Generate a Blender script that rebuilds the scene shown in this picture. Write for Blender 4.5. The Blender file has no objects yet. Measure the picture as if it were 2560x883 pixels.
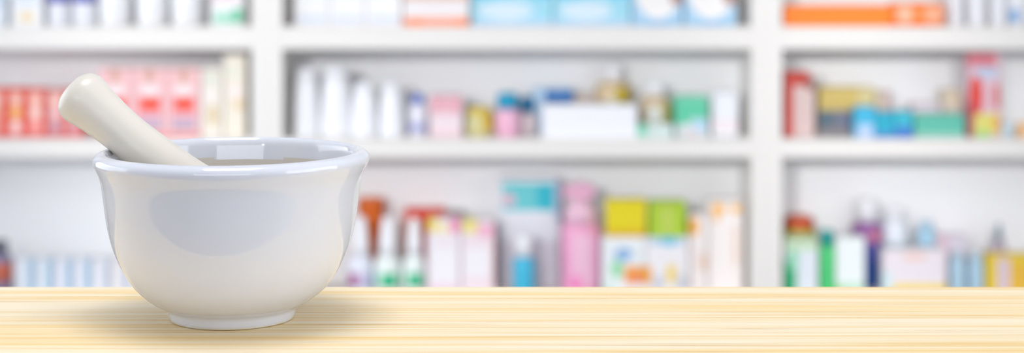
import bpy, bmesh, math, random
from mathutils import Vector
random.seed(4)
C = bpy.context.scene.collection
PI = math.pi

# ------------------------------------------------------------------ camera geometry
F = 4460.0            # focal length in pixels of the 2560 wide frame
HY = -132.0           # row of the horizon
ZT = 1.0              # height of the table top
DA = 0.90             # distance of the mortar's axis
S = DA / F            # metres per pixel at the mortar
ZC = ZT + 927 * S     # camera height
Y0 = 5.0              # front plane of the shelving

def X(px, Y=Y0): return (px - 1280) * Y / F
def Z(py, Y=Y0): return ZC - (py - HY) * Y / F

# ------------------------------------------------------------------ colour and materials
def lin(c):
    return tuple(((v / 255) / 12.92 if v <= 10.3 else ((v / 255 + .055) / 1.055) ** 2.4) for v in c) + (1,)

_m = {}
def mat(name, col, rough=.5, spec=.5, trans=0, metal=0):
    key = (name, tuple(col), rough, trans)
    if key in _m: return _m[key]
    m = bpy.data.materials.new(name); m.use_nodes = True
    b = m.node_tree.nodes['Principled BSDF']
    b.inputs['Base Color'].default_value = lin(col)
    b.inputs['Roughness'].default_value = rough
    b.inputs['Metallic'].default_value = metal
    b.inputs['Specular IOR Level'].default_value = spec
    # a faint mottling so that no surface is a dead flat colour
    nt = m.node_tree; N = nt.nodes; L = nt.links
    tc = N.new('ShaderNodeTexCoord'); no = N.new('ShaderNodeTexNoise'); no.inputs['Scale'].default_value = 30
    mr = N.new('ShaderNodeMapRange'); mr.inputs['To Min'].default_value = rough * .85; mr.inputs['To Max'].default_value = min(1, rough * 1.15)
    L.new(tc.outputs['Object'], no.inputs['Vector']); L.new(no.outputs['Fac'], mr.inputs['Value']); L.new(mr.outputs['Result'], b.inputs['Roughness'])
    if trans: b.inputs['Transmission Weight'].default_value = trans
    _m[key] = m
    return m

def art(name, base, shapes=(), rough=.45):
    """printed card or label: base colour with shapes given in the part's own box
    (u across, v up, 0..1): ('r',u0,v0,u1,v1,col[,soft]) or ('e',cu,cv,ru,rv,col[,soft])"""
    m = bpy.data.materials.new(name); m.use_nodes = True
    nt = m.node_tree; N = nt.nodes; L = nt.links
    b = N['Principled BSDF']; b.inputs['Roughness'].default_value = rough
    tc = N.new('ShaderNodeTexCoord'); sx = N.new('ShaderNodeSeparateXYZ')
    no = N.new('ShaderNodeTexNoise'); no.inputs['Scale'].default_value = 9
    va = N.new('ShaderNodeVectorMath'); va.operation = 'MULTIPLY_ADD'; va.inputs[1].default_value = (.03,) * 3
    L.new(tc.outputs['Generated'], no.inputs['Vector']); L.new(no.outputs['Color'], va.inputs[0])
    sb = N.new('ShaderNodeVectorMath'); sb.operation = 'SUBTRACT'; sb.inputs[1].default_value = (.015,) * 3
    L.new(tc.outputs['Generated'], sb.inputs[0]); L.new(sb.outputs[0], va.inputs[2])
    L.new(va.outputs[0], sx.inputs[0])
    def math_(op, a, b_=None):
        n = N.new('ShaderNodeMath'); n.operation = op
        for i, v in enumerate((a, b_)):
            if v is None: continue
            if isinstance(v, (int, float)): n.inputs[i].default_value = v
            else: L.new(v, n.inputs[i])
        return n.outputs[0]
    cur = None
    basec = lin(base)
    for s in shapes:
        if s[0] == 'r':
            cu, cv, ru, rv = (s[1] + s[3]) / 2, (s[2] + s[4]) / 2, (s[3] - s[1]) / 2, (s[4] - s[2]) / 2
        else:
            cu, cv, ru, rv = s[1:5]
        col = s[5]
        du = math_('DIVIDE', math_('ABSOLUTE', math_('SUBTRACT', sx.outputs['X'], cu)), max(ru, 1e-3))
        dv = math_('DIVIDE', math_('ABSOLUTE', math_('SUBTRACT', sx.outputs['Z'], cv)), max(rv, 1e-3))
        if s[0] == 'r': d = math_('MAXIMUM', du, dv)
        else: d = math_('ADD', math_('MULTIPLY', du, du), math_('MULTIPLY', dv, dv))
        fac = math_('LESS_THAN', d, 1.0)
        mx = N.new('ShaderNodeMix'); mx.data_type = 'RGBA'
        L.new(fac, mx.inputs['Factor'])
        if cur is None: mx.inputs[6].default_value = basec
        else: L.new(cur, mx.inputs[6])
        mx.inputs[7].default_value = lin(col)
        cur = mx.outputs[2]
    if cur is None: b.inputs['Base Color'].default_value = basec
    else: L.new(cur, b.inputs['Base Color'])
    return m

# ------------------------------------------------------------------ object helpers
def link(name, bm, m=None, parent=None, loc=(0, 0, 0), smooth=False, kind=None):
    me = bpy.data.meshes.new(name); bmesh.ops.recalc_face_normals(bm, faces=bm.faces); bm.to_mesh(me); bm.free()
    for mm in (m if isinstance(m, (list, tuple)) else [m]):
        if mm: me.materials.append(mm)
    if smooth:
        me.polygons.foreach_set('use_smooth', [True] * len(me.polygons))
    o = bpy.data.objects.new(name, me); C.objects.link(o)
    if parent: o.parent = parent
    o.location = loc
    if kind: o['kind'] = kind
    return o

def tag(o, label, cat, group=None):
    o['label'] = label; o['category'] = cat
    if group: o['group'] = group
    return o

def thing(name, label, cat, loc, group=None):
    o = bpy.data.objects.new(name, None); C.objects.link(o); o.location = loc
    o.empty_display_size = .05
    return tag(o, label, cat, group)

def box(bm, x0, x1, y0, y1, z0, z1, bev=0.0, seg=2):
    r = bmesh.ops.create_cube(bm, size=1)
    vs = r['verts']
    for v in vs:
        v.co = Vector((x0 if v.co.x < 0 else x1, y0 if v.co.y < 0 else y1, z0 if v.co.z < 0 else z1))
    if bev:
        es = list({e for v in vs for e in v.link_edges})
        bmesh.ops.bevel(bm, geom=es, offset=bev, segments=seg, affect='EDGES', profile=.6)
    return bm

def bxm(*a, **k): return box(bmesh.new(), *a, **k)

def spline(pts, n=6):
    out = []
    P = [pts[0]] + list(pts) + [pts[-1]]
    for i in range(1, len(P) - 2):
        p0, p1, p2, p3 = [Vector(q) for q in P[i - 1:i + 3]]
        for k in range(n):
            t = k / n
            out.append(.5 * ((2 * p1) + (p2 - p0) * t + (2 * p0 - 5 * p1 + 4 * p2 - p3) * t * t + (3 * p1 - p0 - 3 * p2 + p3) * t ** 3))
    out.append(Vector(pts[-1]))
    return out

def lathe(pts, seg=40, bm=None, sx=1, sy=1):
    """pts (r, z) bottom to top; r == 0 at an end closes it"""
    bm = bm or bmesh.new()
    rings = []
    for p in pts:
        r, z = max(p[0], 0), p[1]
        if r < 1e-6: rings.append([bm.verts.new((0, 0, z))])
        else: rings.append([bm.verts.new((r * sx * math.cos(2 * PI * k / seg), r * sy * math.sin(2 * PI * k / seg), z)) for k in range(seg)])
    for i, (a, b) in enumerate(zip(rings, rings[1:])):
        for k in range(seg):
            k2 = (k + 1) % seg
            if len(a) == 1 and len(b) == 1: continue
            if len(a) == 1: bm.faces.new((a[0], b[k2], b[k]))
            elif len(b) == 1: bm.faces.new((a[k], a[k2], b[0]))
            else: bm.faces.new((a[k], a[k2], b[k2], b[k]))
    return bm

# ------------------------------------------------------------------ the room
white_wall = mat('white_wall_paint', (236, 236, 238), .7)
def structure(name, x0, x1, y0, y1, z0, z1, m):
    return link(name, bxm(x0, x1, y0, y1, z0, z1), m, kind='structure')
RX, RYF, RYB, RH = 3.3, -5.0, 5.32, 2.9
fl = bpy.data.materials.new('pale_floor_tiles'); fl.use_nodes = True
nt = fl.node_tree; br = nt.nodes.new('ShaderNodeTexBrick'); tc = nt.nodes.new('ShaderNodeTexCoord')
br.offset = 0; br.inputs['Scale'].default_value = 1; br.inputs['Brick Width'].default_value = .6; br.inputs['Row Height'].default_value = .6
br.inputs['Mortar Size'].default_value = .004
br.inputs['Color1'].default_value = lin((150, 150, 156)); br.inputs['Color2'].default_value = lin((154, 154, 160)); br.inputs['Mortar'].default_value = lin((130, 130, 134))
nt.links.new(tc.outputs['Object'], br.inputs['Vector']); nt.links.new(br.outputs['Color'], nt.nodes['Principled BSDF'].inputs['Base Color'])
nt.nodes['Principled BSDF'].inputs['Roughness'].default_value = .35
structure('floor', -RX, RX, RYF, RYB, -.05, 0, fl)
structure('ceiling', -RX, RX, RYF, RYB, RH, RH + .05, white_wall)
structure('wall_back', -RX, RX, RYB, RYB + .1, 0, RH, white_wall)
# side and front walls, each with a window opening
def wall_with_opening(name, axis, pos, a0, a1, wa0, wa1, wz0, wz1):
    bm = bmesh.new()
    for (p, q, z0, z1) in ((a0, wa0, 0, RH), (wa1, a1, 0, RH), (wa0, wa1, 0, wz0), (wa0, wa1, wz1, RH)):
        if axis == 'x': box(bm, pos[0], pos[1], p, q, z0, z1)
        else: box(bm, p, q, pos[0], pos[1], z0, z1)
    return link(name, bm, white_wall, kind='structure')
wall_with_opening('wall_left', 'x', (-RX - .1, -RX), RYF, RYB, .6, 4.6, .3, 2.6)
wall_with_opening('wall_right', 'x', (RX, RX + .1), RYF, RYB, -1.8, 1.8, .3, 2.6)
wall_with_opening('wall_front', 'y', (RYF - .1, RYF), -RX, RX, -2.6, 2.6, .7, 2.6)
wfm = mat('window_frame_paint', (240, 240, 240), .4)
def window(name, axis, pos, a0, a1, z0, z1, n):
    bm = bmesh.new(); t = .03
    def bar(p, q, za, zb):
        if axis == 'x': box(bm, pos - .03, pos + .03, p, q, za, zb, .004)
        else: box(bm, p, q, pos - .03, pos + .03, za, zb, .004)
    bar(a0, a1, z0, z0 + t * 1.5); bar(a0, a1, z1 - t, z1)
    for k in range(n + 1):
        c = a0 + t / 2 + (a1 - a0 - t) * k / n
        bar(c - t / 2, c + t / 2, z0 + t * 1.5, z1 - t)
    return link(name, bm, wfm, kind='structure')
window('window_1', 'x', -RX - .05, .6, 4.6, .3, 2.6, 3)
window('window_2', 'x', RX + .05, -1.8, 1.8, .3, 2.6, 3)
window('window_3', 'y', RYF - .05, -2.6, 2.6, .7, 2.6, 4)

LP = [14, 22, 15]      # watts of daylight through the left, right and front windows
LC = [.08, 5.6]         # strength of the ceiling panels: most of them, the one over the mortar
def area(name, loc, rot, sx, sy, power, col=(1, 1, 1)):
    l = bpy.data.lights.new(name, 'AREA'); l.shape = 'RECTANGLE'; l.size = sx; l.size_y = sy
    l.energy = power; l.color = col
    o = bpy.data.objects.new(name, l); C.objects.link(o); o.location = loc; o.rotation_euler = rot
    return o
area('daylight_left_window', (-RX - .18, 2.6, 1.45), (0, -PI / 2, 0), 2.3, 4.0, LP[0], (.86, .92, 1))
area('daylight_right_window', (RX + .18, 0, 1.45), (0, PI / 2, 0), 2.3, 3.6, LP[1], (1, .985, .96))
area('daylight_front_window', (0, RYF - .18, 1.65), (PI / 2, 0, 0), 5.2, 1.9, LP[2], (.97, .985, 1))
# unseen spotlights added to brighten the shelf backs, beaming over the mortar's head
SP = [30, 740, 460]      # watts of each added shelf light, left to right
spot_body = mat('added_spotlight_enamel', (236, 236, 236), .35)
for k, (sx_, tx, pw, lab) in enumerate(((-2.9, -1.75, 0, 'added white spot lamp on the ceiling behind the table, leftmost of three'), (-2.5, -.1, 1, 'added white spot lamp on the ceiling behind the table, middle of three'), (.9, 1.95, 2, 'added white spot lamp on the ceiling behind the table, rightmost of three'))):
    p = Vector((sx_, -4.5, RH - .22)); d = (Vector((tx, 5.0, .9)) - p).normalized()
    t = thing('added_spotlight', lab, 'added_spotlight', (p.x, p.y, RH), 'added white ceiling spotlights')
    link('mount', lathe([(0, -.012), (.05, -.012), (.05, 0), (0, 0)], 24), spot_body, t, smooth=False)
    link('arm', lathe([(0, -.20), (.012, -.20), (.012, -.012), (0, -.012)], 12), spot_body, t, smooth=True)
    hb = link('housing', lathe([(0, -.16), (.04, -.16), (.055, -.14), (.06, 0), (.056, 0), (.05, -.08), (0, -.09)], 32), spot_body, t, smooth=True)
    hb.scale = (2.4, 2.4, 1.4); hb.location = (0, 0, -.22); hb.rotation_euler = d.to_track_quat('Z', 'Y').to_euler()
    l = bpy.data.lights.new('added_spotlight_beam', 'SPOT'); l.energy = SP[pw]; l.spot_size = math.radians(18.5); l.spot_blend = .6; l.shadow_soft_size = .24; l.color = (1, .995, .99)
    o = bpy.data.objects.new('added_spotlight_beam', l); C.objects.link(o); o.location = p + d * .02; o.rotation_euler = (-d).to_track_quat('Z', 'Y').to_euler()
# ceiling panels
frame_m = mat('light_frame_white', (238, 238, 238), .4)
rows = ((-3.2, 'nearest the front window'), (-1.2, 'behind the wooden table'), (.8, 'above the wooden table'), (2.5, 'midway to the shelves'), (4.1, 'close to the shelves'))
def diffuser(v):
    dif = bpy.data.materials.new('light_diffuser'); dif.use_nodes = True
    b = dif.node_tree.nodes['Principled BSDF']; b.inputs['Emission Color'].default_value = (1, .985, .97, 1); b.inputs['Emission Strength'].default_value = v
    return dif
for yy, where in rows:
    for xx, side in ((-2.1, 'left'), (-.15, 'middle'), (2.1, 'right')):
        t = thing('ceiling_light', 'square white ceiling light panel, %s one of the row %s' % (side, where), 'ceiling light', (xx, yy, RH), 'square ceiling light panels')
        bm = bmesh.new()
        for q in (-1, 1):
            box(bm, -.42, .42, q * .40 - .02, q * .40 + .02, -.03, 0); box(bm, q * .40 - .02, q * .40 + .02, -.38, .38, -.03, 0)
        link('frame', bm, frame_m, t)
        link('diffuser', bxm(-.38, .38, -.38, .38, -.018, -.008), diffuser(LC[1] if yy == .8 and side == 'middle' else LC[0]), t)

# ------------------------------------------------------------------ wooden table
wood = bpy.data.materials.new('pale_grained_wood'); wood.use_nodes = True
nt = wood.node_tree; N = nt.nodes; L = nt.links; pb = N['Principled BSDF']; pb.inputs['Roughness'].default_value = .55
pb.inputs['Specular IOR Level'].default_value = .3
tc = N.new('ShaderNodeTexCoord')
def wnoise(scale, detail, seed, dist=0.0):
    mp = N.new('ShaderNodeMapping'); mp.inputs['Scale'].default_value = scale; mp.inputs['Location'].default_value = (seed, seed * 1.7, 0)
    no = N.new('ShaderNodeTexNoise'); no.inputs['Scale'].default_value = 1; no.inputs['Detail'].default_value = detail
    no.inputs['Distortion'].default_value = dist
    L.new(tc.outputs['Object'], mp.inputs['Vector']); L.new(mp.outputs[0], no.inputs['Vector'])
    return no.outputs['Fac']
def ramp(fac, stops):
    r = N.new('ShaderNodeValToRGB'); e = r.color_ramp.elements
    e[0].position, e[0].color = stops[0][0], stops[0][1]; e[1].position, e[1].color = stops[-1][0], stops[-1][1]
    for p, c in stops[1:-1]:
        q = e.new(p); q.color = c
    L.new(fac, r.inputs[0]); return r.outputs[0]
def mixc(fac, a, b_, mode='MIX'):
    m = N.new('ShaderNodeMix'); m.data_type = 'RGBA'; m.blend_type = mode
    for i, v in ((0, fac), (6, a), (7, b_)):
        if isinstance(v, (int, float)): m.inputs[i].default_value = v
        elif isinstance(v, tuple): m.inputs[i].default_value = v
        else: L.new(v, m.inputs[i])
    return m.outputs[2]
bw = lambda v: (v, v, v, 1)
broad = ramp(wnoise((2.2, 90, 90), 3, 3.1), [(.36, lin((249, 235, 207))), (.5, lin((247, 229, 193))), (.62, lin((248, 218, 160)))])
streak = ramp(wnoise((4, 300, 300), 5, 9.7, .15), [(.52, bw(0)), (.64, bw(.7)), (.76, bw(1))])
c1 = mixc(streak, broad, lin((236, 198, 118)))
pale = ramp(wnoise((2, 420, 420), 4, 17.3), [(.55, bw(0)), (.7, bw(.8))])
c2 = mixc(pale, c1, lin((254, 243, 222)))
line = ramp(wnoise((5, 420, 420), 4, 31.0, .15), [(.62, bw(0)), (.72, bw(.85))])
c3 = mixc(line, c2, lin((204, 158, 72)))
leftm = N.new('ShaderNodeSeparateXYZ'); L.new(tc.outputs['Object'], leftm.inputs[0])
L.new(c3, pb.inputs['Base Color'])
bp = N.new('ShaderNodeBump'); bp.inputs['Strength'].default_value = .05; L.new(streak, bp.inputs['Height']); L.new(bp.outputs[0], pb.inputs['Normal'])

TB = 927 * DA / (717 - HY)     # table back edge distance
TF = .785
table = thing('wooden_table', 'long narrow pale wooden table with fine horizontal grain under the mortar', 'table', (0, (TB + TF) / 2, 0))
hw_, hd = 1.0, (TB - TF) / 2
link('tabletop', bxm(-hw_, hw_, -hd, hd, ZT - .03, ZT, .0012), wood, table)
link('apron', bxm(-hw_ + .05, hw_ - .05, -hd + .03, hd - .03, ZT - .10, ZT - .03, .002), wood, table)
for sx in (-1, 1):
    for sy in (-1, 1):
        bm = bmesh.new(); r = box(bm, -.02, .02, -.02, .02, 0, ZT - .10, .003)
        link('leg', bm, wood, table, (sx * (hw_ - .08), sy * (hd - .052), 0))

# ------------------------------------------------------------------ mortar
glaze = bpy.data.materials.new('white_porcelain_glaze'); glaze.use_nodes = True
g = glaze.node_tree.nodes['Principled BSDF']
g.inputs['Base Color'].default_value = lin((219, 222, 232)); g.inputs['Roughness'].default_value = .05; g.inputs['IOR'].default_value = 1.75
nt = glaze.node_tree; no = nt.nodes.new('ShaderNodeTexNoise'); no.inputs['Scale'].default_value = 6; tc2 = nt.nodes.new('ShaderNodeTexCoord')
bp2 = nt.nodes.new('ShaderNodeBump'); bp2.inputs['Strength'].default_value = .06; bp2.inputs['Distance'].default_value = .01
nt.links.new(tc2.outputs['Object'], no.inputs['Vector']); nt.links.new(no.outputs['Fac'], bp2.inputs['Height']); nt.links.new(bp2.outputs[0], g.inputs['Normal'])
bisque = mat('unglazed_grey_beige_porcelain', (208, 202, 192), .75)
footm = mat('unglazed_foot_porcelain', (228, 224, 214), .7)
KR = .988 * S
outer = [(146, 0), (153, 1.5), (157, 7), (159, 16), (161, 24), (167, 31), (185, 40), (207, 53), (243, 85), (273, 130), (297, 185), (311, 242), (319, 297), (324, 335), (330, 360), (339, 379), (345.5, 394), (344, 407), (334, 416), (320, 419)]
inner = [(320, 419), (313, 416), (306, 405), (302, 380), (296, 340), (286, 285), (272, 232), (248, 182), (210, 142), (155, 115), (85, 101), (0, 97)]
po = spline([(r * KR, z * S) for r, z in outer], 5)
pi_ = spline([(r * KR, z * S) for r, z in inner], 6)
base = [Vector((0, 5 * S)), Vector((120 * KR, 5 * S)), Vector((126 * KR, 0))]
prof = base + po + pi_[1:]
bm = lathe(prof, 160)
ax = X(581, DA)
bm.faces.ensure_lookup_table()
nrim = len(base) + len(po)
mortar = link('mortar', bm, [glaze, bisque, footm], None, (ax, DA, ZT), True)
for p in mortar.data.polygons:
    c = p.center; r = math.hypot(c.x, c.y); z = c.z / S
    if p.normal.z > -.2 and z > 90 and r < 303 * KR and z < 368 + 5 * math.sin(3 * math.atan2(c.y, c.x)) and (p.normal.x * c.x + p.normal.y * c.y) <= 1e-5: p.material_index = 1
    if z < 6 and r < 158 * KR: p.material_index = 2
tag(mortar, 'white glazed porcelain mortar bowl standing on the pale wooden table', 'mortar')

# ------------------------------------------------------------------ pestle
pm = bpy.data.materials.new('cream_unglazed_porcelain'); pm.use_nodes = True
nt = pm.node_tree; g = nt.nodes['Principled BSDF']; g.inputs['Base Color'].default_value = lin((222, 216, 206)); g.inputs['Roughness'].default_value = .28
no = nt.nodes.new('ShaderNodeTexNoise'); no.inputs['Scale'].default_value = 14; no.inputs['Detail'].default_value = 3; tc2 = nt.nodes.new('ShaderNodeTexCoord')
bp2 = nt.nodes.new('ShaderNodeBump'); bp2.inputs['Strength'].default_value = .12; bp2.inputs['Distance'].default_value = .004
nt.links.new(tc2.outputs['Object'], no.inputs['Vector']); nt.links.new(no.outputs['Fac'], bp2.inputs['Height']); nt.links.new(bp2.outputs[0], g.inputs['Normal'])
ps = [(0, -43), (18, -42.5), (38, -39), (54, -30), (64, -17), (68.5, 0), (67.5, 14), (64.5, 32), (61, 55), (58.5, 80), (56.4, 105), (55.4, 130), (55.5, 160), (58, 200), (61, 250), (66, 300), (71, 340), (81, 400), (92, 460), (94, 515), (89, 565), (75, 598), (50, 620), (22, 630), (0, 632)]
bm = lathe([(p[0] * S, p[1] * S) for p in spline(ps, 5)], 72)
pestle = link('pestle', bm, pm, None, (0, 0, 0), True)
ang = math.radians(40.3)
YP = DA + .004
pestle.location = (X(205.4, YP), YP, Z(244.2, YP))
pestle.rotation_euler = (0, PI / 2 + ang, 0)
tag(pestle, 'cream porcelain pestle leaning in the mortar over its left rim', 'pestle')

# ------------------------------------------------------------------ shelving
sh = mat('white_shelf_laminate', (238, 234, 229), .45)
shb = mat('white_shelf_back_panel', (247, 247, 249), .6)
DEP = .26
tops = [745, 348, 67, -215, -480]      # rows of the shelf tops at the front plane
thk = {745: 55, 348: 47, 67: 56, -215: 50, -480: 46}
PT = 38                                 # side panel thickness in pixels
HT = Z(-700)
def shelf_unit(xa, xb, label):
    t = thing('shelving_unit', label, 'shelving unit', (X((xa + xb) / 2), Y0, 0), 'white open shelving units along the back wall')
    w = (X(xb) - X(xa)) / 2; pt = X(1280 + PT)
    link('back_panel', bxm(-w + pt, w - pt, DEP, DEP + .015, 0, HT), shb, t)
    for s in (-1, 1):
        link('side_panel', bxm(min(s * w, s * (w - pt)), max(s * w, s * (w - pt)), 0, DEP + .015, 0, HT, .0015), sh, t)
    for py in tops:
        link('shelf_board', bxm(-w + pt, w - pt, .001, DEP, Z(py + thk[py]), Z(py), .0015), sh, t)
    link('top_board', bxm(-w + pt, w - pt, 0, DEP, HT - .045, HT, .0015), sh, t)
    link('plinth', bxm(-w + pt, w - pt, .03, .05, 0, Z(745 + 55)), sh, t)
    return t
shelf_unit(-585, 667, 'white shelving unit beyond the mortar, holding red and pink boxes')
shelf_unit(667, 1917, 'white shelving unit in the centre with white tapered bottles')
shelf_unit(1917, 3167, 'white shelving unit on the right with long orange packs')

# ------------------------------------------------------------------ goods on the shelves
TOP, MID, BOT = Z(67), Z(348), Z(745)
EPS = .0004
def carton(name, label, cat, x0, x1, y0, zb, off, m, depth=.07, group=None, y1=None, rz=0):
    """folded carton: body with bevelled edges and a tuck-in lid; front face at Y0+off"""
    Y = Y0 + off
    xa, xb, zt = X(x0, Y), X(x1, Y), Z(y0, Y)
    if y1 is not None: zb = Z(y1, Y)
    w = (xb - xa) / 2; h = zt - zb - EPS
    bm = bmesh.new()
    box(bm, -w, w, -depth / 2, depth / 2, 0, h, min(.0015, w * .1), 2)
    # the lid's tucked edge and the side seam as shallow raised card
    box(bm, -w * .96, w * .96, -depth * .46, depth * .46, h - .0005, h + .0007)
    o = link(name, bm, m, None, ((xa + xb) / 2, Y + depth / 2, zb + EPS)); o.rotation_euler.z = rz
    return tag(o, label, cat, group)

def vessel(name, label, cat, x0, x1, zb, off, parts, group=None, seg=36, flat=1.0):
    """round thing made of lathe parts. parts: (part name, [(r fraction, pixel row)...], material, smooth steps)"""
    w = abs(x1 - x0) / 2
    Y = Y0 + off + w * Y0 / F * flat
    R = w * Y / F
    t = thing(name, label, cat, (X((x0 + x1) / 2, Y), Y, zb + EPS), group)
    for pn, pts, m in parts:
        q = []
        for r, py in pts:
            z = 0 if py is None else .003 if py == 'lift' else Z(py, Y) - zb - EPS
            q.append((r * R, z))
        link(pn, lathe(q, seg, sy=flat), m, t, (0, 0, 0), True)
    return t

W = (240, 240, 243)
def bottle(name, label, x0, x1, ytop, yshould, yneck, zb, off, body_m, cap_m, capw=.5, yb=None, group=None, cat='bottle', label_rows=None, label_m=None, flat=1.0, round_cap=True):
    body = [(0, None), (.9, None), (.97, yb_ if (yb_ := None) else None)]
    sh_ = yshould
    body = [(0, None), (.93, None), (1, 'lift'), (1, sh_), (.97, sh_ - (sh_ - yneck) * .35), (.8, sh_ - (sh_ - yneck) * .7), (capw * .8, yneck), (capw * .75, yneck - 2), (0, yneck - 2)]
    w = abs(x1 - x0) / 2; Y = Y0 + off + w * Y0 / F * flat
    lift = (HY + (ZC - (zb + .003)) * F / Y)
    body = [(r, lift if p == 'lift' else p) for r, p in body]
    cr = min(6, (yneck - ytop) * .35)
    if round_cap: cap = [(0, yneck), (capw, yneck), (capw, ytop + cr), (capw * .85, ytop + cr * .3), (capw * .6, ytop), (0, ytop)]
    else: cap = [(0, yneck), (capw, yneck), (capw * .98, ytop + 1.5), (capw * .9, ytop), (0, ytop)]
    parts = [('body', body, body_m), ('cap', cap, cap_m)]
    if label_rows:
        a, b_ = label_rows
        parts.append(('label', [(1.0, a), (1.012, a), (1.012, b_), (1.0, b_)][::1], label_m))
    return vessel(name, label, cat, x0, x1, zb, off, parts, group, flat=flat)

white_pl = mat('white_plastic', (244, 244, 248), .35)
bluecap = mat('blue_plastic', (88, 96, 190), .4)

# ---------- left unit, upper shelf
G = 'containers on the upper shelf of the left unit'
carton('carton', 'pale blue and white carton cut by the left picture edge, upper shelf', 'box', -40, 14, -95, TOP, .05, art('pale_blue_carton', (228, 234, 242), [('r', .1, .3, .9, .6, (205, 220, 236))]), group=G)
carton('carton', 'white carton with faint beige print on the upper left shelf', 'box', 28, 106, -80, TOP, .05, art('beige_print_carton', (240, 240, 242), [('e', .5, .16, .28, .1, (236, 216, 180)), ('r', .15, .35, .85, .6, (222, 228, 238))]), group=G)
for x0, x1, lab in ((122, 176, 'white bottle with blue label, first of two beside the beige print carton'), (185, 240, 'white bottle with blue label, second of two, beside plain white tubs')):
    bottle('bottle', lab, x0, x1, -95, -55, -66, TOP, .05, art('white_blue_bottle', (240, 241, 248)), bluecap, .55, label_rows=(6, -42), label_m=art('blue_bottle_label', (92, 96, 196)), group=G)
tub_m = art('white_tub', (246, 246, 248))
for x0, x1, lab in ((250, 326, 'plain white tub nearest the blue labelled bottles'), (343, 417, 'plain white tub, middle of three on the upper left shelf'), (430, 506, 'plain white tub next to the pink and green carton')):
    bottle('tub', lab, x0, x1, -80, -50, -54, TOP, .05, tub_m, white_pl, .86, group=G, cat='tub', round_cap=False)
carton('carton', 'carton with pink top and green lower corner by the left upright', 'box', 526, 608, -60, TOP, .05,
       art('pink_green_carton', (236, 236, 236), [('r', .02, .50, .85, .95, (238, 205, 215)), ('r', .1, .06, .97, .26, (150, 212, 188)), ('r', .66, .06, .98, .34, (92, 190, 150))]), group=G)

# ---------- left unit, middle shelf
G = 'red boxes on the middle shelf of the left unit'
def red_m(base, a, b_): return art('red_printed_carton', base, [('e', .5, .78, .3, .14, (250, 205, 190)), ('r', .25, .38, .75, .62, a), ('e', .5, .2, .28, .14, b_), ('r', 0, 0, 1, .06, (225, 70, 70))])
for x0, x1, y0, m, lab in (
    (-32, 14, 222, red_m((240, 105, 92), (245, 175, 150), (238, 160, 150)), 'red carton at the left picture edge on the middle shelf'),
    (17, 62, 222, red_m((240, 98, 78), (250, 195, 120), (248, 222, 220)), 'red carton with an orange patch, second from the left edge'),
    (65, 112, 224, red_m((241, 108, 95), (252, 225, 215), (244, 170, 165)), 'red carton with a white upright patch, third from the left edge'),
    (116, 160, 226, red_m((226, 140, 136), (240, 200, 200), (190, 150, 165)), 'dull pinkish red carton touching the pestle knob in view'),
    (163, 206, 226, red_m((236, 120, 112), (240, 200, 200), (200, 160, 170)), 'red carton right behind the pestle knob')):
    carton('carton', lab, 'box', x0, x1, y0, MID, .06, m, group=G)
G = 'pink boxes on the middle shelf of the left unit'
pinkm = art('pink_medicine_carton', (246, 196, 198), [
    ('r', .36, .80, .64, .985, (214, 166, 148)), ('e', .5, .67, .30, .09, (244, 232, 232)), ('r', .14, .25, .86, .61, (240, 160, 165)), ('r', .22, .40, .80, .56, (240, 62, 4)),
    ('r', .14, .14, .88, .30, (205, 176, 196)), ('r', .12, .105, .88, .155, (150, 140, 158)), ('r', 0, 0, 1, .06, (238, 150, 148))])
for x0, x1, lab in ((246, 330, 'pink carton with orange panel, partly behind the pestle shaft'), (332, 416, 'pink carton with orange panel, middle of the three pink cartons'), (418, 500, 'pink carton with orange panel beside the cream cartons')):
    carton('carton', lab, 'box', x0, x1, 172, MID, .05, pinkm, group=G)
carton('carton', 'shorter cream carton with a tan mark beside the pink cartons', 'box', 503, 556, 172, MID, .05, art('cream_carton_low', (238, 230, 218), [('e', .55, .32, .24, .16, (222, 200, 160)), ('e', .4, .6, .3, .1, (244, 236, 230)), ('e', .5, .85, .3, .1, (222, 224, 208))]))
carton('carton', 'taller cream carton against the left upright', 'box', 560, 613, 138, MID, .05, art('cream_carton_tall', (240, 231, 215), [('e', .7, .4, .25, .07, (230, 206, 165)), ('e', .5, .55, .4, .08, (246, 232, 226)), ('e', .4, .8, .3, .08, (228, 230, 212))]))

# ---------- left unit, lower shelf
bottle('bottle', 'dark topped bottle with orange label at the lower left edge', -30, 32, 600, 650, 632, BOT, .07, mat('violet_grey_bottle', (150, 140, 170), .4), mat('dark_grey_plastic', (110, 110, 125), .4), .6, label_rows=(700, 655), label_m=art('orange_label', (214, 112, 84)))
G = 'small striped boxes on the lower shelf of the left unit'
names = ['nearest the orange labelled bottle', 'second from the orange labelled bottle', 'third from the orange labelled bottle', 'fourth from the orange labelled bottle', 'fifth, close to the mortar', 'sixth, half behind the mortar', 'last, behind the mortar']
cols = [(240, 243, 250), (236, 242, 250), (242, 240, 248), (238, 238, 246), (240, 238, 242), (240, 234, 232), (238, 234, 234)]
for k in range(7):
    x0 = 40 + k * 47
    carton('small_carton', 'small white carton with pale blue stripe, ' + names[k], 'box', x0, x0 + 44, 651, BOT, .05,
           art('blue_striped_carton', cols[k], [('r', .66, 0, 1, 1, (176, 208, 230) if k < 4 else (206, 212, 228)), ('r', .0, .0, .1, 1, (214, 222, 238))]), group=G, depth=.06)

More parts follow.
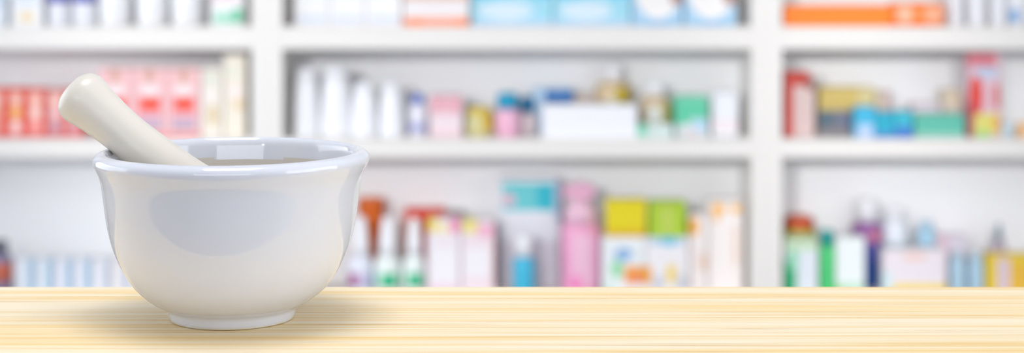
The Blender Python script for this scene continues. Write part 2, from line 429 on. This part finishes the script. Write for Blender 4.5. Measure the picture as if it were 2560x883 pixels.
# ---------- centre unit, upper shelf
G = 'long white boxes on the upper centre shelf'
for x0, x1, c, lab in ((736, 822, (205, 222, 240), 'white carton with bluish print next to the left upright'), (824, 912, (206, 214, 236), 'white carton with bluish print, middle of three'), (914, 1003, (206, 218, 236), 'white carton with bluish print next to the orange banded carton')):
    carton('carton', lab, 'box', x0, x1, -70, TOP, .05, art('white_blue_print_carton', (242, 241, 241), [('r', .06, .06, .94, .2, (216, 220, 232)), ('r', .3, .08, .55, .18, c), ('r', .7, .08, .86, .18, c)]), group=G)
carton('carton', 'white carton with orange band along its foot, upper centre shelf', 'box', 1008, 1172, -60, TOP, .03, art('orange_banded_carton', (240, 234, 234), [('r', 0, 0, 1, .17, (246, 160, 128)), ('r', .08, .02, .3, .13, (250, 140, 80)), ('r', .8, .02, .97, .13, (250, 140, 80)), ('r', 0, .52, 1, 1, (224, 178, 160))]))
G = 'sky blue boxes on the upper centre shelf'
for x0, x1, lab in ((1178, 1382, 'sky blue carton beside the orange banded carton'), (1385, 1576, 'sky blue carton beside the white cartons with blue curve')):
    carton('carton', lab, 'box', x0, x1, -70, TOP, .05, art('sky_blue_carton', (158, 216, 234), [('r', 0, 0, 1, .1, (190, 214, 236)), ('e', .42, .28, .34, .17, (214, 232, 242)), ('e', .25, .62, .3, .12, (96, 204, 234)), ('e', .85, .6, .14, .1, (96, 204, 234))]), group=G)
G = 'white boxes with blue curve on the upper centre shelf'
for x0, x1, lab in ((1580, 1706, 'white carton with blue curved foot beside the sky blue cartons'), (1711, 1840, 'white carton with blue curved foot next to the right upright')):
    carton('carton', lab, 'box', x0, x1, -60, TOP, .05, art('blue_curve_carton', (168, 206, 232), [('e', .52, .72, .46, .58, (244, 240, 238)), ('e', .9, .58, .16, .16, (176, 130, 120)), ('r', .3, .02, .8, .08, (140, 186, 226))]), group=G)

# ---------- centre unit, middle shelf
G = 'white tapered bottles on the middle centre shelf'
tap = mat('white_squeeze_plastic', (248, 248, 252), .35)
for x0, x1, yt, lab in ((733, 800, 167, 'tall white tapered bottle against the left upright'), (798, 882, 164, 'widest tall white tapered bottle, second from the left upright'),
                        (876, 946, 203, 'shorter white tapered bottle, third from the left upright'), (946, 1013, 203, 'shorter white tapered bottle beside the blue capped bottle')):
    h = 338 - yt
    vessel('tapered_bottle', lab, 'bottle', x0 + 1, x1 - 1, MID, .04, [
        ('body', [(0, None), (.96, None), (1, 'lift'), (1, 325), (.93, yt + h * .55), (.83, yt + h * .28), (.77, yt + h * .14), (0, yt + h * .14)], tap),
        ('cap', [(0, yt + h * .14), (.76, yt + h * .14), (.73, yt + 14), (.62, yt + 5), (.45, yt + 1), (.25, yt), (0, yt)], tap)], G)
bottle('bottle', 'small white bottle with periwinkle cap beside the tapered bottles', 1022, 1068, 234, 272, 259, MID, .05, mat('white_lilac_plastic', (238, 236, 246), .4), mat('periwinkle_plastic', (132, 148, 212), .4), .78, label_rows=(327, 306), label_m=art('periwinkle_label', (180, 184, 226)))
carton('carton', 'small pink mottled carton beside the periwinkle capped bottle', 'box', 1074, 1155, 240, MID, .06, art('pink_mottled_carton', (238, 220, 226), [('r', 0, .55, 1, 1, (236, 186, 196)), ('e', .3, .8, .12, .12, (225, 150, 166)), ('e', .75, .78, .13, .12, (228, 155, 170)), ('r', 0, .04, 1, .12, (238, 200, 208))]))
vessel('jar', 'yellow jar with pale olive foot on the middle centre shelf', 'jar', 1165, 1233, MID, .05, [
    ('body', [(0, None), (.95, None), (1, 'lift'), (1, 292), (.93, 286), (0, 286)], art('olive_jar', (212, 204, 150), [('r', .6, .3, 1, 1, (224, 190, 60))])),
    ('lid', [(0, 286), (.9, 286), (.92, 272), (.86, 268), (0, 268)], mat('yellow_lid', (228, 200, 84), .4))])
bottle('bottle', 'pink bottle with bright teal cap on the middle centre shelf', 1238, 1300, 231, 285, 271, MID, .05, mat('pink_plastic', (246, 190, 216), .4), mat('teal_plastic', (20, 160, 200), .35), .86)
bottle('bottle', 'pale bottle with dark teal cap, half behind the pink bottle', 1292, 1344, 240, 295, 281, MID, .12, mat('pale_pink_plastic', (240, 224, 226), .4), mat('dark_teal_plastic', (30, 120, 165), .35), .7)
carton('carton', 'light blue carton with deep blue corner behind the wide white box', 'box', 1330, 1432, 222, MID, .15, art('light_blue_deep_carton', (184, 212, 236), [('r', .32, .58, 1, .96, (20, 108, 180)), ('r', .3, 0, 1, .2, (120, 160, 190))]))
carton('carton', 'low brown carton behind the wide white box', 'box', 1434, 1490, 240, MID, .16, art('brown_carton', (206, 186, 172), []))
carton('white_box', 'wide low plain white box at the shelf front', 'box', 1356, 1592, 264, MID, .02, art('plain_white_box', (246, 246, 250), []), depth=.09)
amber = art('amber_glass_label', (222, 198, 160), [('e', .72, .70, .25, .2, (196, 172, 50)), ('e', .45, .45, .25, .2, (226, 238, 226)), ('e', .6, .45, .12, .12, (160, 208, 170))])
bottle('bottle', 'amber bottle with white cap rising behind the wide white box', 1488, 1580, 158, 222, 202, MID, .14, amber, white_pl, .5)
bottle('bottle', 'amber bottle with white cap right of the wide white box', 1600, 1680, 203, 256, 238, MID, .08, art('amber_glass_second', (214, 192, 160), [('e', .75, .5, .2, .3, (196, 176, 96)), ('e', .42, .5, .25, .22, (230, 232, 226)), ('r', .0, .05, 1, .22, (170, 214, 190))]), white_pl, .52)
carton('small_carton', 'low pale green carton in front of the amber bottle', 'box', 1592, 1682, 312, MID, .02, art('pale_green_low', (210, 228, 222), [('r', 0, .2, .28, 1, (110, 208, 172)), ('r', .6, .5, .9, .9, (224, 236, 236))]), depth=.05)
carton('carton', 'green and white carton beside the second amber bottle', 'box', 1688, 1770, 242, MID, .06, art('green_white_carton', (92, 204, 164), [('r', .02, 0, 1, .30, (226, 230, 234)), ('r', .45, .28, 1, .45, (206, 224, 232)), ('e', .75, .28, .2, .16, (176, 214, 236)), ('e', .55, .1, .12, .08, (238, 210, 216)), ('r', .0, .88, 1, 1, (120, 210, 178))]))
carton('carton', 'plain whitish carton close to the right upright, middle shelf', 'box', 1780, 1846, 232, MID, .08, art('whitish_carton', (238, 240, 246), [('r', 0, .1, 1, .4, (242, 230, 234))]))

# ---------- centre unit, lower shelf
vessel('jar', 'orange jar narrowing downward behind the mortar edge', 'jar', 893, 962, BOT, .16, [
    ('body', [(0, None), (.5, None), (.52, 620), (.8, 560), (.95, 520), (0, 520)], mat('orange_plastic', (226, 106, 22), .4)),
    ('lid', [(0, 520), (1, 520), (1, 500), (.94, 495), (0, 495)], mat('orange_lid_plastic', (228, 112, 40), .4))])
G = 'white dropper bottles on the lower centre shelf'
def dropper(lab, x0, x1, yt, bandm, body):
    c = (x0 + x1) / 2
    return vessel('dropper_bottle', lab, 'bottle', x0, x1, BOT, .05, [
        ('body', [(0, None), (.95, None), (1, 'lift'), (1, 668), (.97, 656), (.78, 642), (.66, 636), (0, 636)], body),
        ('cap', [(0, 636), (.68, 636), (.62, 605), (.50, 570), (.40, yt + 10), (.30, yt + 2), (.12, yt), (0, yt)], tap),
        ('label', [(1.0, 714), (1.015, 714), (1.015, 678), (1.0, 678)], bandm)], G)
bodym = mat('pale_mint_plastic', (236, 244, 240), .4)
dropper('white dropper bottle with blue and pink label beside the mortar', 868, 934, 540, art('blue_pink_label', (186, 202, 232), [('r', .1, 0, .42, 1, (180, 90, 140)), ('r', .5, .1, .8, 1, (214, 196, 226))]), mat('pale_lilac_plastic', (232, 234, 246), .4))
greenl = art('green_patch_label', (206, 236, 222), [('r', .3, .02, .82, .98, (0, 190, 132))])
dropper('white dropper bottle with green label, nearer the mortar of two', 936, 1003, 540, greenl, bodym)
dropper('white dropper bottle with green label beside the pink topped cartons', 1007, 1064, 543, greenl, bodym)
carton('carton', 'red carton showing above the dropper bottles', 'box', 1012, 1112, 526, BOT, .17, art('red_carton', (226, 58, 26), [('r', 0, 0, .2, .86, (190, 110, 70))]))
carton('carton', 'dark grey brown carton beside the red carton', 'box', 1114, 1160, 533, BOT, .18, art('grey_brown_carton', (168, 158, 152), []))
G = 'pink and yellow topped cartons on the lower centre shelf'
carton('carton', 'white carton with yellow and magenta top beside the dropper bottles', 'box', 1068, 1150, 549, BOT, .05, art('yellow_magenta_carton', (242, 232, 238), [('e', .15, .92, .2, .1, (240, 214, 110)), ('e', .5, .88, .25, .08, (246, 232, 190)), ('e', .84, .92, .16, .12, (242, 150, 196)), ('r', .1, .2, .9, .6, (246, 242, 246)), ('r', 0, 0, 1, .12, (240, 214, 224))]), group=G)
carton('carton', 'white carton with yellow and pink top beside the blue bottle', 'box', 1153, 1236, 552, BOT, .05, art('yellow_pink_carton', (243, 226, 232), [('e', .25, .92, .3, .1, (240, 224, 140)), ('r', .5, .78, 1, .94, (244, 178, 204)), ('r', .08, .25, .85, .62, (246, 242, 246)), ('r', .93, 0, 1, .8, (244, 196, 196))]), group=G)
bottle('bottle', 'small bright blue bottle with white cap on the lower centre shelf', 1282, 1338, 586, 656, 640, BOT, .05, mat('bright_blue_plastic', (70, 190, 224), .25), white_pl, .8)
carton('display_carton', 'large pale carton with turquoise panel behind the blue bottle', 'box', 1248, 1398, 447, BOT, .17, art('turquoise_panel_carton', (234, 236, 243), [('r', .05, .70, .92, .96, (108, 208, 214)), ('r', .62, .72, .92, .94, (40, 192, 210)), ('e', .16, .80, .12, .06, (226, 190, 208)), ('r', 0, 0, 1, .42, (218, 212, 222)), ('r', .93, .6, 1, .98, (180, 196, 230))]), depth=.08)
pinkb = art('pink_bottle_plastic', (242, 168, 204), [('r', .3, .1, .8, .85, (244, 194, 218)), ('r', .2, .05, .55, .25, (244, 146, 196))])
t = vessel('pump_bottle', 'tall pink pump bottle with pale pink head', 'bottle', 1402, 1500, BOT, .06, [
    ('body', [(0, None), (.95, None), (1, 'lift'), (1, 570), (.97, 563), (.82, 558), (0, 558)], pinkb),
    ('collar', [(0, 558), (.84, 558), (.84, 530), (.76, 518), (.5, 512), (.42, 492), (0, 492)], mat('pale_pink_cap', (238, 196, 216), .4))], flat=.7)
bm = bmesh.new(); k = 5.1 / F
box(bm, -42 * k, 36 * k, -.022, .022, 0, 32 * k, .006, 3)
box(bm, -12 * k, 14 * k, -.012, .012, 30 * k, 38 * k, .003)
link('pump_head', bm, mat('pink_pump_head', (234, 176, 204), .4), t, (0, 0, Z(494, 5.1) - BOT))
# cans on two cartons
bt = Z(594, Y0 + .05)
G = 'printed cartons under the two cans'
carton('carton', 'white carton with green and orange print under the yellow can', 'box', 1505, 1612, 594, BOT, .04, art('green_orange_print_carton', (238, 242, 244), [('e', .35, .45, .14, .16, (150, 224, 170)), ('e', .5, .7, .22, .12, (150, 188, 226)), ('r', .52, .19, 1, .50, (248, 170, 56)), ('r', .6, .19, .98, .40, (246, 146, 96)), ('r', 0, .0, .3, .2, (214, 236, 226))]), group=G, depth=.10)
carton('carton', 'white carton with blue patch at its top under the green can', 'box', 1614, 1720, 594, BOT, .04, art('blue_patch_carton', (244, 240, 242), [('r', .1, .86, .9, 1, (196, 214, 234)), ('e', .55, .93, .22, .08, (120, 202, 232)), ('r', 0, .19, .14, .50, (250, 178, 60)), ('r', .5, .2, .72, .52, (246, 214, 110)), ('e', .3, .2, .16, .16, (212, 212, 220)), ('e', .85, .2, .16, .16, (212, 212, 220))]), group=G, depth=.10)
def tin(lab, x0, x1, y0, m, lm):
    Y = Y0 + .045; w = (X(x1, Y) - X(x0, Y)) / 2; d = .035
    t = thing('square_tin', lab, 'tin', (X((x0 + x1) / 2, Y), Y + d, bt + .0012), 'square tins standing on the printed cartons')
    h = Z(y0, Y) - bt - .0012
    link('body', bxm(-w * .98, w * .98, -d * .97, d * .97, 0, h - .016, .004, 3), m, t)
    link('lid', bxm(-w, w, -d, d, h - .016, h, .004, 3), lm, t)
tin('bright yellow square tin standing on a printed carton', 1514, 1617, 501, art('yellow_tin', (232, 214, 0), [('r', 0, 0, 1, .14, (222, 168, 0)), ('r', 0, .14, 1, .3, (228, 198, 0))]), mat('yellow_tin_lid', (234, 216, 0), .4))
tin('lime green square tin standing on a printed carton', 1622, 1716, 505, art('green_tin', (170, 206, 30), [('r', .25, .1, .72, 1, (190, 212, 84))]), mat('green_tin_lid', (178, 208, 48), .4))
G = 'peach printed cartons by the right upright on the lower shelf'
carton('carton', 'narrow peach carton with orange mark beside the green tin', 'box', 1723, 1768, 538, BOT, .06, art('peach_carton_narrow', (248, 238, 235), [('e', .25, .85, .3, .12, (250, 184, 80)), ('e', .8, .4, .2, .12, (240, 206, 180))]), group=G)
carton('carton', 'peach carton with two orange marks against the right upright', 'box', 1771, 1858, 503, BOT, .07, art('peach_carton_wide', (250, 241, 238), [('e', .28, .91, .2, .06, (252, 186, 60)), ('e', .22, .82, .12, .06, (250, 206, 160)), ('e', .8, .91, .16, .05, (252, 196, 100)), ('r', .72, .3, .86, .72, (244, 216, 198))]), group=G)

# ---------- right unit, upper shelf
om = art('orange_long_pack', (255, 132, 0), [])
carton('long_pack', 'long flat bright orange pack at the left upright of the right unit', 'pack', 1960, 2228, 15, TOP, .04, om, depth=.10)
om2 = art('orange_rounded_pack', (250, 124, 10), [('e', .24, .5, .17, .42, (248, 184, 150)), ('e', .78, .5, .2, .42, (248, 170, 130))])
Yb = Y0 + .04
bm = bmesh.new(); w = (X(2362, Yb) - X(2231, Yb)) / 2; h = Z(8, Yb) - TOP - EPS
box(bm, -w, w, -.045, .045, 0, h, .012, 4)
tag(link('rounded_pack', bm, om2, None, ((X(2362, Yb) + X(2231, Yb)) / 2, Yb + .045, TOP + EPS), True), 'rounded orange pack with two pale patches beside the long orange pack', 'pack')
G = 'white bottles at the right end of the upper shelf'
for x0, x1, lab, blue in ((2370, 2406, 'white bottle beside the rounded orange pack', 0), (2418, 2462, 'white bottle, second from the orange packs', 0), (2476, 2514, 'white bottle, third from the orange packs', 0), (2517, 2565, 'white bottle with a blue mark at the right picture edge', 1)):
    bottle('bottle', lab, x0, x1, -90, -50, -60, TOP, .05, art('white_blue_mark_bottle', (240, 240, 246), [('e', .3, .2, .25, .14, (130, 178, 224))] if blue else []), white_pl, .6, group=G)

# ---------- right unit, middle shelf
bottle_red = art('red_beige_carton', (222, 196, 192), [('r', 0, 0, .28, 1, (206, 52, 38)), ('r', 0, .78, .82, 1, (200, 62, 48)), ('e', .85, .82, .15, .1, (140, 70, 60))])
carton('carton', 'red and beige carton against the upright on the right middle shelf', 'box', 1962, 2036, 180, MID, .06, bottle_red)
carton('carton', 'gold carton with dark lower band on the right middle shelf', 'box', 2046, 2188, 220, MID, .16, art('gold_dark_carton', (218, 192, 108), [('r', 0, 0, 1, .5, (150, 140, 150)), ('r', .02, .12, .3, .48, (90, 116, 132)), ('r', .35, .12, .6, .45, (120, 130, 156)), ('r', .7, .5, 1, 1, (222, 206, 150))]))
carton('carton', 'faded gold carton standing beside the gold carton', 'box', 2191, 2226, 228, MID, .17, art('faded_gold_carton', (216, 200, 182), [('r', .6, 0, 1, 1, (206, 176, 176))]), depth=.05)
G = 'small blue cartons on the right middle shelf'
for x0, x1, y0, sh_, base, lab in (
    (2138, 2188, 268, [('r', .1, 0, .9, .42, (186, 206, 240))], (58, 182, 220), 'small blue carton with lilac foot, first of the blue cartons'),
    (2190, 2236, 281, [('r', 0, 0, .9, .2, (70, 130, 205))], (20, 170, 198), 'small teal blue carton in the middle of the blue cartons'),
    (2238, 2282, 279, [('r', 0, 0, 1, .42, (60, 124, 204))], (50, 184, 205), 'small teal carton with blue foot beside the long green carton')):
    carton('small_carton', lab, 'box', x0, x1, y0, MID, .04, art('small_blue_carton', base, sh_), depth=.05, group=G)
carton('carton', 'low long sea green carton on the right middle shelf', 'box', 2286, 2412, 287, MID, .05, art('sea_green_carton', (92, 188, 166), [('r', 0, 0, 1, .14, (170, 214, 200))]), depth=.06)
carton('carton', 'pale lilac carton behind the long sea green carton', 'box', 2282, 2352, 262, MID, .15, art('pale_lilac_carton', (228, 216, 226), []))
carton('carton', 'pale beige carton behind the long sea green carton', 'box', 2358, 2404, 226, MID, .15, art('pale_beige_carton', (228, 218, 212), [('r', 0, .6, 1, 1, (230, 214, 190)), ('r', 0, .2, 1, .5, (226, 206, 218))]))
carton('tall_carton', 'tall red and white carton with yellow green foot', 'box', 2420, 2502, 134, MID, .05, art('tall_red_carton', (226, 190, 202), [('r', 0, .84, .86, 1, (216, 120, 132)), ('r', .2, .70, .9, .84, (190, 202, 224)), ('e', .24, .48, .22, .26, (224, 64, 52)), ('r', .76, .35, .98, .62, (214, 110, 112)), ('r', .0, 0, .18, .4, (176, 70, 80)), ('r', .2, .04, 1, .28, (222, 214, 110)), ('e', .9, .16, .14, .1, (236, 170, 90)), ('r', .2, 0, .7, .08, (170, 214, 130))]), depth=.06)
carton('small_carton', 'tiny pale blue carton right of the tall red carton', 'box', 2506, 2530, 306, MID, .04, art('tiny_blue_carton', (196, 216, 226), []), depth=.03)
carton('small_carton', 'tiny orange carton at the right picture edge, middle shelf', 'box', 2546, 2580, 308, MID, .04, art('tiny_orange_carton', (244, 196, 140), []), depth=.03)

# ---------- right unit, lower shelf
vessel('jar', 'jar with orange red lid and yellow green body behind the upright', 'jar', 1954, 2040, BOT, .14, [
    ('body', [(0, None), (.95, None), (1, 'lift'), (1, 580), (.95, 572), (0, 572)], mat('yellow_green_plastic', (196, 206, 84), .4)),
    ('lid', [(0, 572), (.9, 572), (.84, 548), (.6, 538), (0, 536)], mat('orange_red_plastic', (214, 96, 58), .4))])
carton('carton', 'white carton with green left side against the upright, lower shelf', 'box', 1962, 2044, 600, BOT, .05, art('white_green_carton', (230, 236, 244), [('r', 0, 0, .36, .62, (40, 176, 120)), ('r', .1, .45, .4, .8, (150, 220, 186)), ('r', 0, .8, 1, 1, (206, 230, 196))]))
bottle('bottle', 'slim green bottle with teal cap on the lower right shelf', 2047, 2088, 574, 622, 612, BOT, .05, mat('bright_green_plastic', (84, 210, 128), .4), mat('teal_green_plastic', (0, 164, 160), .4), .75)
carton('carton', 'white carton with pale green foot beside the slim green bottle', 'box', 2090, 2162, 596, BOT, .05, art('white_mint_carton', (240, 246, 246), [('r', 0, 0, 1, .2, (196, 230, 206)), ('r', 0, 0, .3, .12, (176, 216, 130))]))
bottle('bottle', 'purple and navy bottle with white cap on the lower right shelf', 2128, 2206, 495, 572, 553, BOT, .14, art('purple_navy_plastic', (150, 96, 160), [('r', 0, 0, 1, .66, (76, 84, 168)), ('r', 0, 0, 1, .42, (30, 76, 156)), ('r', .5, .72, .9, .86, (206, 120, 140))]), white_pl, .62)
bottle('bottle', 'white bottle with teal band behind the yellow footed box', 2206, 2268, 518, 560, 548, BOT, .14, mat('white_cool_plastic', (232, 238, 246), .4), white_pl, .7, label_rows=(630, 606), label_m=art('teal_label', (150, 206, 206)))
bottle('bottle', 'small light blue bottle behind the yellow footed box', 2294, 2338, 552, 578, 570, BOT, .14, mat('light_blue_plastic', (170, 212, 234), .4), mat('light_blue_cap', (184, 216, 236), .4), .7)
carton('carton', 'white box with yellow foot on the lower right shelf', 'box', 2208, 2366, 626, BOT, .05, art('yellow_foot_box', (240, 230, 236), [('r', .15, 0, 1, .22, (244, 216, 70)), ('r', .0, .0, .14, .5, (214, 236, 240)), ('e', .5, .85, .2, .08, (244, 206, 196))]))
carton('carton', 'faint pink carton behind the pale blue bottles', 'box', 2330, 2420, 592, BOT, .17, art('faint_pink_carton', (234, 206, 218), [('r', .5, 0, 1, 1, (226, 218, 232))]))
G = 'pale blue bottles on the lower right shelf'
for x0, x1, lab in ((2372, 2414, 'pale blue bottle beside the yellow footed box'), (2420, 2460, 'pale blue bottle beside the yellow carton')):
    bottle('bottle', lab, x0, x1, 630, 660, 650, BOT, .05, mat('pale_blue_plastic', (184, 214, 232), .4), mat('pale_blue_cap', (200, 222, 236), .4), .8, group=G)
vessel('pointed_bottle', 'slim grey blue bottle with pointed top behind the yellow carton', 'bottle', 2478, 2516, BOT, .14, [
    ('body', [(0, None), (.95, None), (1, 'lift'), (1, 620), (.8, 606), (.5, 600), (0, 600)], mat('reddish_lilac_plastic', (190, 176, 192), .4)),
    ('nozzle', [(0, 600), (.5, 600), (.4, 580), (.2, 560), (0, 556)], mat('grey_blue_plastic', (120, 146, 168), .4))])
carton('carton', 'yellow carton with lilac panel at the lower right picture edge', 'box', 2466, 2600, 640, BOT, .05, art('yellow_lilac_carton', (238, 204, 50), [('r', .2, 0, .44, .92, (228, 206, 216)), ('r', .46, 0, 1, .8, (240, 190, 60))]))

# ------------------------------------------------------------------ world, camera, view
w = bpy.data.worlds.new('daylight'); bpy.context.scene.world = w; w.use_nodes = True
w.node_tree.nodes['Background'].inputs[0].default_value = (.85, .92, 1, 1); w.node_tree.nodes['Background'].inputs[1].default_value = 1.0
cd = bpy.data.cameras.new('camera'); cam = bpy.data.objects.new('camera', cd); C.objects.link(cam)
cam.location = (0, 0, ZC); cam.rotation_euler = (PI / 2, 0, 0)
cd.sensor_fit = 'HORIZONTAL'; cd.sensor_width = 36; cd.lens = F / 2560 * 36
cd.shift_y = -(441.5 - HY) / 2560
cd.clip_start = .02
cd.dof.use_dof = True; cd.dof.focus_distance = .885
cd.dof.aperture_fstop = cd.lens / 8.9
sc = bpy.context.scene
sc.camera = cam
sc.view_settings.view_transform = 'Standard'; sc.view_settings.look = 'None'; sc.view_settings.gamma = 1; sc.view_settings.exposure = 0.9
sc.view_settings.use_curve_mapping = False
